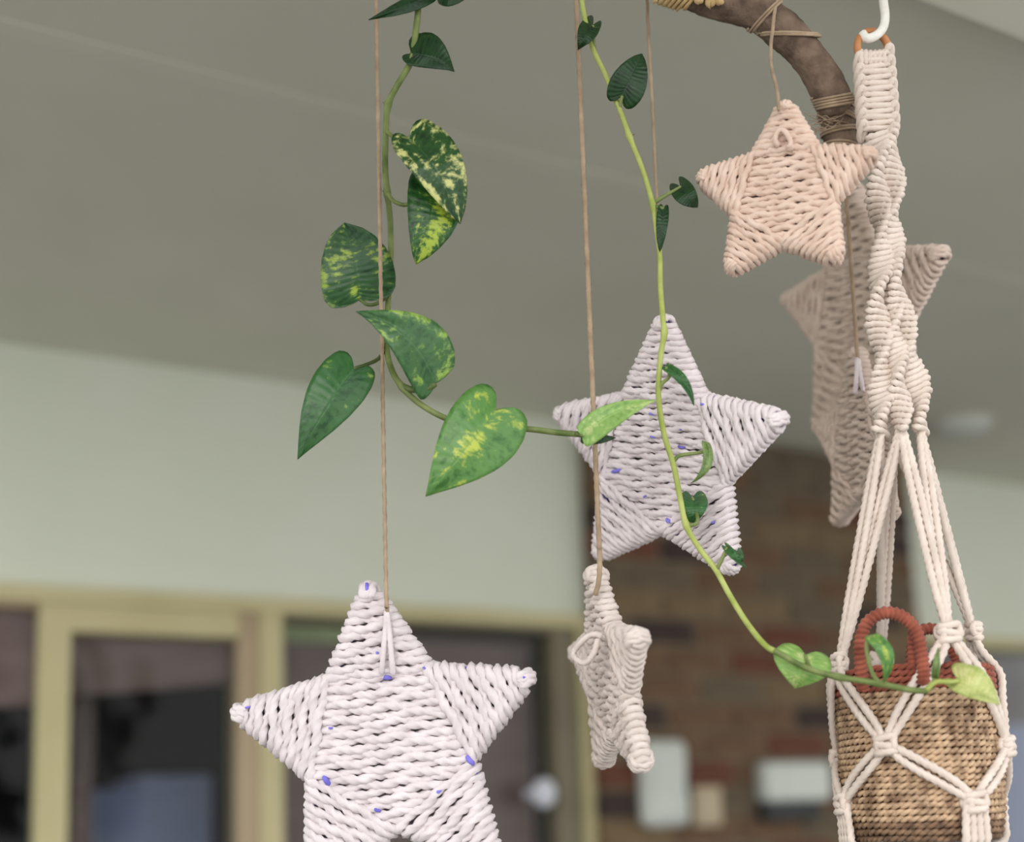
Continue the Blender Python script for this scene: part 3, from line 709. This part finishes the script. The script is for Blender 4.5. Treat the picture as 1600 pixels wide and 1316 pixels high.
# shared knot mesh: one turn of cord, unit half width 1 in x, .55 in y
def loop_mesh(ax_, by_, r, tilt):
    P = []
    for i in range(22):
        a_ = 2*PI*i/22; x = ax_*math.copysign(abs(math.cos(a_))**.8, math.cos(a_)); y = by_*math.copysign(abs(math.sin(a_))**.8, math.sin(a_)); P.append((x, y, tilt*x+.15*r*math.sin(3*a_)))
    V, Fc = tube(np.array(P), r, sides=9, closed=True, lobes=3, amp=.2, pitch=r*6)
    o = mesh('knot', V, Fc, M['cotton']); d = o.data; bpy.data.objects.remove(o); return d
def sennit(path, a0, a1, b_ratio, spin, pitch_px, cordr, name='sennit', square=False, phase=0.0):
    """path: (px, py, depth); knots stacked along it; spin = turns over its length"""
    P = resample([at(*p) for p in path], step=pitch_px*PXM)
    root = tube_obj(name, P-HL, .0035, M['cotton'], hg, sides=8)
    md_ = [loop_mesh(1.0*.0115, .0115*b_ratio, cordr, .06 if square else .2), loop_mesh(1.0*.0115, .0115*b_ratio, cordr, -.06)]
    n = len(P)
    for i in range(n):
        T = P[min(i+1, n-1)]-P[max(i-1, 0)]; T = Vector(T).normalized()
        face = Matrix.Rotation(phase+spin*2*PI*i/n, 3, T) @ (-FWD)
        X = face.cross(T).normalized() if False else T.cross(face).normalized(); Y = T.cross(X).normalized()
        Rm = Matrix((X, Y, T)).transposed()
        k = bpy.data.objects.new('knot', md_[i % 2 if square else 0]); k.parent = root
        s = (a0+(a1-a0)*i/max(1, n-1))*PXM/.0115
        s *= 1+.06*math.sin(i*2.4)
        k.location = P[i]-HL; k.rotation_euler = Rm.to_euler(); k.scale = (s, s, 1.0)
        COL.objects.link(k)
        if square:                                # side bumps of a square knot
            for sd in (-1, 1):
                if (i+(sd > 0)) % 2 == 0:
                    kb = bpy.data.objects.new('knot', bump_me); kb.parent = root
                    off = X*sd*(a0+(a1-a0)*i/n)*PXM*1.08-Y*0
                    kb.location = Vector(P[i]-HL)+off-FWD*.0015; kb.rotation_euler = Rm.to_euler(); kb.scale = (1, 1, 1.0); COL.objects.link(kb)
    return root
P = [( .0042*math.cos(2*PI*i/16), .0075*math.sin(2*PI*i/16), .0075*math.sin(2*PI*i/16)*.9) for i in range(16)]
V, Fc = tube(np.array(P)*np.array((.6, .8, 1)), .0031, sides=8, closed=True, lobes=3, pitch=.02); t = mesh('knot', V, Fc, M['cotton']); bump_me = t.data; bpy.data.objects.remove(t)
# lark's head cords over the ring
for k in range(6):
    x = 1346+k*7.2; p = [at(x, 100, HD-.006), at(x-1, 86, HD-.0075), at(x-1, 80+abs(k-2.5)*-1.2+4, HD-.003), at(x, 84, HD+.005), at(x, 100, HD+.006)]
    tube_obj('cord', resample([np.array(v)-HL for v in p], step=.002), .0026, M['cotton'], hg, sides=8, lobes=3, pitch=.018)
sennit([(1364, 90, HD), (1368, 140, HD), (1372, 205, HD)], 22, 23, .5, 0, 8.8, .0028, square=True)
# four legs
SE = {}
legs = {
 'L': ([(1374, 212, HD-.007), (1373, 300, HD-.008), (1379, 400, HD-.010), (1371, 470, HD-.011), (1378, 561, HD-.011), (1376, 676, HD-.012)], 17, 17, 2.4, .2),
 'R': ([(1391, 207, HD-.004), (1394, 300, HD-.006), (1393, 400, HD-.008), (1406, 480, HD-.008), (1421, 555, HD-.006), (1433, 610, HD-.006), (1438, 672, HD-.006)], 17, 18, 2.2, 1.3),
 'M': ([(1383, 400, HD-.002), (1394, 480, HD-.006), (1402, 570, HD-.014), (1408, 668, HD-.018)], 16, 16, 1.7, .7),
 'B': ([(1388, 215, HD+.016), (1390, 300, HD+.018), (1388, 430, HD+.016), (1398, 560, HD+.018), (1396, 690, HD+.020)], 13, 13, 2.0, 2.0)}
for k, (p, a0, a1, sp, ph) in legs.items():
    sennit(p, a0, a1, .3, sp, 9.2, .0030, phase=ph); SE[k] = np.array(at(*p[-1]))
# knots of the net
RB = 118*PXM
zK = axis_z(1018); zM = axis_z(1168); zN = axis_z(1254)
K = {'1': cyl(-84, RB*1.0, axis_z(1034)), '2': cyl(8, RB*1.04, axis_z(1006)), '3': cyl(92, RB*.86, axis_z(988)), '4': cyl(188, RB*.96, axis_z(1020))}
Mk = {'12': cyl(-39, RB*1.09, axis_z(1166)), '23': cyl(60, RB*1.09, axis_z(1172)), '34': cyl(144, RB*1.09, zM), '41': cyl(236, RB*1.09, axis_z(1180))}
Nk = {'1': cyl(-84, RB*1.08, axis_z(1252)), '2': cyl(16, RB*1.08, axis_z(1254)), '3': cyl(100, RB*1.07, zN), '4': cyl(188, RB*1.07, zN)}
def cord(pts, r=.0034, step=.0032):
    return tube_obj('cord', resample([np.array(p)-HL for p in pts], step=step), r, M['cotton'], hg, sides=12, lobes=3, amp=.22, pitch=r*6.5)
zrim = axis_z(1040)
def side_vec(p, q):                               # tangent direction for spreading the two cords of a pair
    t = np.array(q)-np.array(p); out_ = (np.array(p)+np.array(q))/2-np.array((AXX, AXY, (p[2]+q[2])/2)); s = np.cross(t, out_); return s/np.linalg.norm(s)
def pair(p, q, gap=.0042, hug=True, r=.0034, n=2, sag=0):
    s = side_vec(p, q)
    for k in range(n):
        o_ = s*gap*(k-(n-1)/2)*2
        pts = []
        for t in np.linspace(0, 1, 6):
            x = np.array(p)*(1-t)+np.array(q)*t
            x = x+o_*(math.sin(PI*min(max(t, .0), 1))**.5*.8+.25)
            if hug:                               # stay outside the basket wall
                d = np.array((x[0]-AXX, x[1]-AXY)); l = np.linalg.norm(d); rmin = RB*1.085
                l0 = np.linalg.norm(np.array(p)[:2]-np.array((AXX, AXY)))*(1-t)+np.linalg.norm(np.array(q)[:2]-np.array((AXX, AXY)))*t
                rm = max(rmin, l0) if x[2] < zrim else l0
                if l < rm: d = d/l*rm; x[0] = AXX+d[0]; x[1] = AXY+d[1]
            pts.append(x)
        cord(pts, r)
links1 = [('L', '1'), ('L', '4'), ('M', '1'), ('M', '2'), ('R', '2'), ('R', '3'), ('B', '3'), ('B', '4')]
for a_, b_ in links1: pair(SE[a_], K[b_], .0034, hug=False)
for a_, b_ in (('1', '12'), ('2', '12'), ('2', '23'), ('3', '23'), ('3', '34'), ('4', '34'), ('4', '41'), ('1', '41')): pair(K[a_], Mk[b_])
for a_, b_ in (('12', '1'), ('12', '2'), ('23', '2'), ('23', '3'), ('34', '3'), ('34', '4'), ('41', '4'), ('41', '1')): pair(Mk[a_], Nk[b_])
botz = axis_z(1352); tail = axis_z(1420)
for k, th in (('1', -84), ('2', 16), ('3', 100), ('4', 188)):
    for j in range(4):
        o_ = np.array((math.cos(math.radians(th)), math.sin(math.radians(th)), 0))*(j-1.5)*.0068
        cord([Nk[k]+o_*.8, cyl(th, RB*1.07, axis_z(1290))+o_, cyl(th, RB*1.02, axis_z(1318))+o_, cyl(th, RB*.62, axis_z(1334))+o_*.6, cyl(th, RB*.12, botz)])
def net_knot(p, w_=17, name='knot'):
    th = math.atan2(p[0]-AXX, -(p[1]-AXY)); X = np.array((math.cos(th), math.sin(th), 0)); O = np.array((math.sin(th), -math.cos(th), 0)); Z = np.array((0, 0, 1.))
    r = .0034; w_ = w_*PXM; mb = MB()
    for dz, tl in ((.0058, .25), (-.001, -.2), (-.0072, .15)):
        P = []
        for i in range(20):
            a_ = 2*PI*i/20; P.append(p-HL+X*w_*.82*math.cos(a_)+O*(w_*.42*math.sin(a_)+.001)+Z*(dz+tl*w_*.6*math.cos(a_)))
        mb.add(*tube(np.array(P), r, sides=8, closed=True, lobes=3, pitch=.02))
    for sd in (-1, 1):
        P = []
        for i in range(14):
            a_ = 2*PI*i/14; P.append(p-HL+X*(sd*w_*.72+r*.5*math.cos(a_))+O*w_*.4*math.cos(a_)+Z*(w_*.52*math.sin(a_)))
        mb.add(*tube(np.array(P), r*.95, sides=8, closed=True, lobes=3, pitch=.02))
    return mesh(name, mb.V, mb.F, M['cotton'], hg)
for d_ in (K, Mk, Nk):
    for p in d_.values(): net_knot(p)
net_knot(np.array((AXX, AXY, botz)), 20)
for j in range(10):
    a_ = 2*PI*j/10; cord([np.array((AXX, AXY, botz)), np.array((AXX+.012*math.cos(a_), AXY+.012*math.sin(a_), tail-.02*random.random()))])
# basket
zt_b, zb_b = axis_z(1048), axis_z(1312)
bk = empty('woven_basket', (AXX, AXY, zb_b)); tag(bk, 'small seagrass basket with rust red rim and two looped handles in the hanger', 'basket')
BH = zt_b-zb_b
def brad(t): return RB*np.interp(t, [0, .06, .18, .5, .8, 1.0], [.86, .93, .975, .995, .985, .97])
nrow = 27; rp = BH/nrow
TILT = Matrix.Rotation(math.radians(2.0), 3, 'Y')
for i in range(nrow):
    t = (i+.5)/nrow; R_ = brad(t); mb = MB()
    n = 216
    ph = (i % 2)*PI
    for s_ in (0, 1):                              # two strands twined around each other
        P = []
        for k in range(n):
            a_ = 2*PI*k/n; q = a_*30+ph+s_*PI+.35*math.sin(a_*7+i*1.3)
            P.append(((R_+.0021*math.cos(q))*math.cos(a_), (R_+.0021*math.cos(q))*math.sin(a_), rp*(i+.5)+rp*.25*math.sin(q)+.0004*math.sin(a_*5+i)))
        mb.add(*tube(np.array(P), rp*.37, sides=6, closed=True))
    red = i >= nrow-4
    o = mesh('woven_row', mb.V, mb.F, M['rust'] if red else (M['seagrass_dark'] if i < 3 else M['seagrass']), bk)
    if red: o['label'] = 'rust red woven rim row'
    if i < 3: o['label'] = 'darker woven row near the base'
V, Fc = lathe([(RB*.1, .003), (RB*.82, .003), (RB*.95, BH*.3), (RB*.955, BH*.8), (RB*.94, BH*.985)], 48); mesh('lining', V, Fc, M['inner'], bk)
# handles
def handle(pxs, lab):
    P = resample([np.array(at(*p))-np.array(bk.location) for p in pxs], step=.0007)
    n = len(P); r = .0056
    V, Fc = tube(P, r, sides=12, lobes=1, amp=.13, pitch=.0046); o = mesh('handle', V, Fc, M['rust'], bk); o['label'] = lab
handle([(1349, 1078, 1.096), (1346, 1050, 1.092), (1344, 1010, 1.088), (1352, 978, 1.087), (1372, 961, 1.086), (1393, 958, 1.085), (1415, 967, 1.084), (1432, 988, 1.082), (1439, 1018, 1.080), (1443, 1050, 1.077), (1442, 1068, 1.075)], 'rust wrapped front handle')
handle([(1428, 985, 1.089), (1428, 1015, 1.092), (1428, 1045, 1.093), (1430, 1064, 1.094)], 'inner leg of the rust wrapped front handle')
handle([(1425, 1066, 1.200), (1424, 1030, 1.202), (1428, 1000, 1.203), (1444, 984, 1.203), (1464, 985, 1.203), (1482, 1000, 1.202), (1494, 1030, 1.200), (1497, 1064, 1.196)], 'rust wrapped back handle')

# ------------------------------------------------------------------ pothos vines
def leaf(parent, base, tip, wl, wr, D, mat, bend=0.0, fold=.25, bow=.012, curl=.0, twist=0.0, lobe=.13, ddepth=0.0, petiole=None, pmat='stem_green', pr=.0016, name='leaf', sq=0.0):
    """heart-shaped leaf: base and tip as seen, half widths left/right of the midrib (px); depth gives fold, bow and curl"""
    base = np.array(base, float); tip = np.array(tip, float); ax = tip-base; Ln = np.linalg.norm(ax); a = ax/Ln
    nr = np.array((-a[1], a[0]))                   # to the right when looking base->tip with y down
    nu, nvv = 26, 12
    V, UV, Fc = [], [], []
    s_ = D/F
    OS = [0, .06, .13, .21, .30, .40, .52, .65, .78, .89, 1.0]                      # outline of one half: along, across
    OA = np.array([0, -lobe*.75, -lobe, -lobe*.62, .07-lobe*.1, .22, .40, .59, .77, .90, 1.0])
    OL = np.array([0, .22, .52, .80, .96, 1.0, .90, .68, .40, .17, 0.0])
    OL = OL+sq*np.array([0, 0, 0, 0, 0, 0, .10, .25, .35, .30, 0])
    for i in range(nu+1):
        t = i/nu
        oa, ol = np.interp(t, OS, OA), np.interp(t, OS, OL); m = t**1.25
        for j in range(nvv+1):
            v = -1+2*j/nvv; av = abs(v); w_ = (wr if v > 0 else wl)
            f = av**.9
            al = m*(1-f)+oa*f; la = ol*f*(1 if v > 0 else -1)
            u = al; uc = min(max(u, 0), 1)
            p = base+a*(Ln*al)+nr*(la*w_)+nr*bend*4*uc*(1-uc)
            rel = abs(la)
            dz = fold*rel*w_*s_*(1-.45*rel) + bow*((u-.5)**2*4-1) + curl*rel**2*w_*s_ + twist*la*w_*s_ + ddepth*u
            dz += .0011*math.sin(t*11+v*2)*av + .0004*math.sin(t*60)*av*(1-av)*4*.5
            V.append(np.array(at(p[0], p[1], D+dz))); UV.append((t, v))
    for i in range(nu):
        for j in range(nvv):
            q = i*(nvv+1)+j; Fc.append((q, q+1, q+nvv+2, q+nvv+1))
    loc = np.array(at(base[0], base[1], D)); PL = np.array(parent.location)
    o = mesh(name, [v-loc for v in V], Fc, LEAFM[mat], parent, True, loc-PL, UV)
    sd = o.modifiers.new('thickness', 'SOLIDIFY'); sd.thickness = .0006; sd.offset = 0
    if petiole:
        P = resample([np.array(at(*p))-loc for p in petiole]+[np.array((0, 0, 0.))], step=.003)
        n = len(P); tube_obj('petiole', P, np.linspace(pr*1.25, pr, n), M[pmat], o, sides=8)
    return o
def vine(name, pts, r0, r1, mats, label, nodes=(), split=None):
    P = resample([at(*p) for p in pts], step=.003)
    root = empty(name, P[0]); tag(root, label, 'vine', 'pothos vines')
    n = len(P); rr = np.linspace(r0, r1, n)
    for (nx_, ny_) in nodes:                       # swollen nodes
        d = [math.hypot(proj(p)[0]-nx_, proj(p)[1]-ny_) for p in P]; k = int(np.argmin(d))
        for q in range(max(0, k-3), min(n, k+4)): rr[q] *= 1+.35*math.exp(-((q-k)/1.6)**2)
    cut = n if split is None else int(np.argmin([math.hypot(proj(p)[0]-split[0], proj(p)[1]-split[1]) for p in P]))+1
    V, Fc = tube((P-P[0])[:cut], rr[:cut], sides=10); mesh('stem', V, Fc, M[mats], root)
    if cut < n: V, Fc = tube((P-P[0])[cut-1:], rr[cut-1:], sides=10); o = mesh('stem', V, Fc, M['stem_green'], root); o['label'] = 'darker green end of the stem'
    for (nx_, ny_) in nodes:
        d = [math.hypot(proj(p)[0]-nx_, proj(p)[1]-ny_) for p in P]; k = int(np.argmin(d)); c0 = P[k]-P[0]
        dd = np.array(rt)*random.choice((-1, 1))*.005+np.array(upv)*.002-np.array(FWD)*.001
        tube_obj('node_root', [c0, c0+dd*.6, c0+dd], [.0011, .0008, .0003], M['wire'], root, sides=6)
    return root
v1 = vine('pothos_vine', [(662, -60, 1.125), (655, -10, 1.125), (652, 30, 1.125), (645, 85, 1.125), (638, 105, 1.125), (620, 135, 1.125), (606, 165, 1.13), (603, 210, 1.14), (602, 260, 1.15), (605, 300, 1.162), (610, 350, 1.178), (610, 420, 1.185), (606, 480, 1.172), (604, 540, 1.148), (612, 578, 1.13), (628, 604, 1.118), (652, 628, 1.115), (688, 650, 1.112), (726, 662, 1.112), (780, 668, 1.112), (830, 671, 1.110), (870, 676, 1.105), (908, 679, 1.098)],
    .0030, .0028, 'stem_green', 'left variegated pothos vine with large leaves curling towards the star', [(606, 165), (603, 300), (628, 604)])
leaf(v1, (668, -4), (576, 31), 13, 12, 1.12, 'dark', fold=.8, bow=.01, petiole=[(655, -12, 1.125)])
leaf(v1, (690, -8), (735, -6), 16, 18, 1.125, 'dark', petiole=[(656, -14, 1.125)])
leaf(v1, (644, 84), (710, 112), 38, 20, 1.118, 'dark', bend=-6, fold=.5, bow=.01, lobe=.18, petiole=[(640, 102, 1.125)])
leaf(v1, (640, 216), (719, 350), 50, 34, 1.112, 'var1', bend=-10, fold=.3, bow=.015, sq=.4, lobe=.12, petiole=[(604, 205, 1.139), (616, 214, 1.126)])
leaf(v1, (676, 282), (650, 413), 48, 40, 1.128, 'var2', bend=-8, fold=.2, sq=.35, petiole=[(605, 302, 1.162), (618, 316, 1.148), (640, 318, 1.146)])
leaf(v1, (562, 468), (538, 348), 58, 60, 1.163, 'var4', bend=4, fold=.15, bow=-.01, sq=.75, lobe=.06, petiole=[(607, 462, 1.177), (590, 474, 1.162), (574, 476, 1.16)], pmat='stem_dark')
leaf(v1, (680, 600), (556, 487), 40, 54, 1.100, 'var3', bend=24, fold=.3, bow=.012, lobe=.03, petiole=[(628, 604, 1.118), (645, 609, 1.112), (668, 608, 1.104)], pmat='stem_dark', pr=.0026)
leaf(v1, (553, 576), (465, 718), 42, 46, 1.115, 'plain', bend=4, fold=.3, bow=.012, lobe=.10, petiole=[(604, 540, 1.148), (592, 560, 1.138), (572, 570, 1.122)], pmat='stem_dark')
leaf(v1, (775, 640), (665, 776), 66, 58, 1.092, 'fresh', bend=-2, fold=.3, bow=.012, lobe=.14, petiole=[(800, 668, 1.114), (790, 654, 1.110), (778, 644, 1.100)])
leaf(v1, (910, 680), (1026, 626), 20, 24, 1.088, 'light', bend=-10, fold=.4, bow=.006, lobe=.03, petiole=[(900, 678, 1.098)])
leaf(v1, (908, 680), (962, 684), 5, 14, 1.102, 'dark', fold=.4, sq=.4, lobe=.0, name='leaf')

v2 = vine('pothos_vine', [(905, -40, 1.14), (912, 20, 1.14), (925, 72, 1.14), (945, 115, 1.14), (966, 165, 1.138), (984, 215, 1.136), (1004, 265, 1.134), (1020, 320, 1.132), (1026, 360, 1.13), (1031, 400, 1.13), (1032, 450, 1.12), (1036, 500, 1.102), (1038, 520, 1.098), (1032, 560, 1.098), (1029, 620, 1.102), (1038, 680, 1.106), (1052, 725, 1.110), (1062, 775, 1.112), (1072, 820, 1.11), (1092, 856, 1.108), (1118, 890, 1.104), (1140, 930, 1.098), (1168, 975, 1.085), (1195, 1008, 1.065), (1215, 1020, 1.055), (1260, 1044, 1.05), (1310, 1058, 1.047), (1372, 1068, 1.043), (1420, 1078, 1.041), (1448, 1080, 1.042)],
    .0024, .0027, 'stem_lime', 'thin lime-stemmed pothos vine crossing the white star and ending before the basket', [(984, 215), (1020, 320), (1038, 518), (1072, 822), (1312, 1058), (1372, 1068)], (1212, 1018))
leaf(v2, (926, 40), (903, 78), 14, 18, 1.138, 'dark', fold=.5, lobe=.3, petiole=[(928, 74, 1.14)])
leaf(v2, (972, 150), (1003, 84), 28, 30, 1.132, 'dark', fold=-.2, bow=.006, lobe=.22, sq=.5, petiole=[(968, 170, 1.138)])
leaf(v2, (1064, 292), (1090, 324), 16, 20, 1.128, 'dark', fold=.3, lobe=.35, sq=.4, petiole=[(1021, 318, 1.132), (1036, 308, 1.13), (1050, 300, 1.13)])
leaf(v2, (1037, 326), (1031, 393), 9, 10, 1.126, 'dark', fold=.4, bow=.005, sq=.5, lobe=.1, petiole=[(1022, 322, 1.132)])
leaf(v2, (1041, 574), (1084, 634), 9, 8, 1.096, 'plain', bend=-9, fold=.5, sq=.3, lobe=.06, petiole=[(1030, 612, 1.102), (1034, 600, 1.099), (1046, 588, 1.097)])
leaf(v2, (1104, 692), (1080, 755), 7, 10, 1.104, 'young', bend=-14, fold=.4, sq=.3, lobe=.02, petiole=[(1052, 722, 1.110), (1062, 712, 1.11), (1090, 708, 1.108), (1102, 704, 1.108)])
leaf(v2, (1082, 779), (1083, 822), 24, 22, 1.124, 'plain', fold=.2, lobe=.28, petiole=[(1075, 822, 1.11), (1090, 815, 1.108)])
leaf(v2, (1136, 856), (1166, 888), 6, 7, 1.10, 'plain', fold=.3, sq=.3, lobe=.2, petiole=[(1120, 890, 1.104), (1128, 874, 1.10)])
leaf(v2, (1152, 862), (1160, 884), 8, 9, 1.10, 'plain', fold=.2, lobe=.2)
leaf(v2, (1258, 1024), (1242, 1076), 46, 48, 1.070, 'light', fold=.2, sq=.1, lobe=.22, petiole=[(1266, 1046, 1.05)])
leaf(v2, (1362, 994), (1380, 1068), 13, 14, 1.036, 'fresh', bend=-16, fold=.4, sq=.35, lobe=.03, petiole=[(1374, 1068, 1.043), (1362, 1050, 1.04), (1354, 1015, 1.038), (1356, 998, 1.037)], pmat='stem_green')
leaf(v2, (1498, 1064), (1562, 1102), 32, 20, 1.040, 'yellow', bend=-4, fold=.25, lobe=.3, sq=.1, petiole=[(1446, 1080, 1.042), (1462, 1066, 1.04), (1482, 1066, 1.038)], pmat='stem_lime', pr=.002)
leaf(v2, (1460, 1060), (1466, 1012), 6, 7, 1.044, 'young', sq=.3, lobe=.0, petiole=[(1446, 1080, 1.042), (1456, 1070, 1.042)])
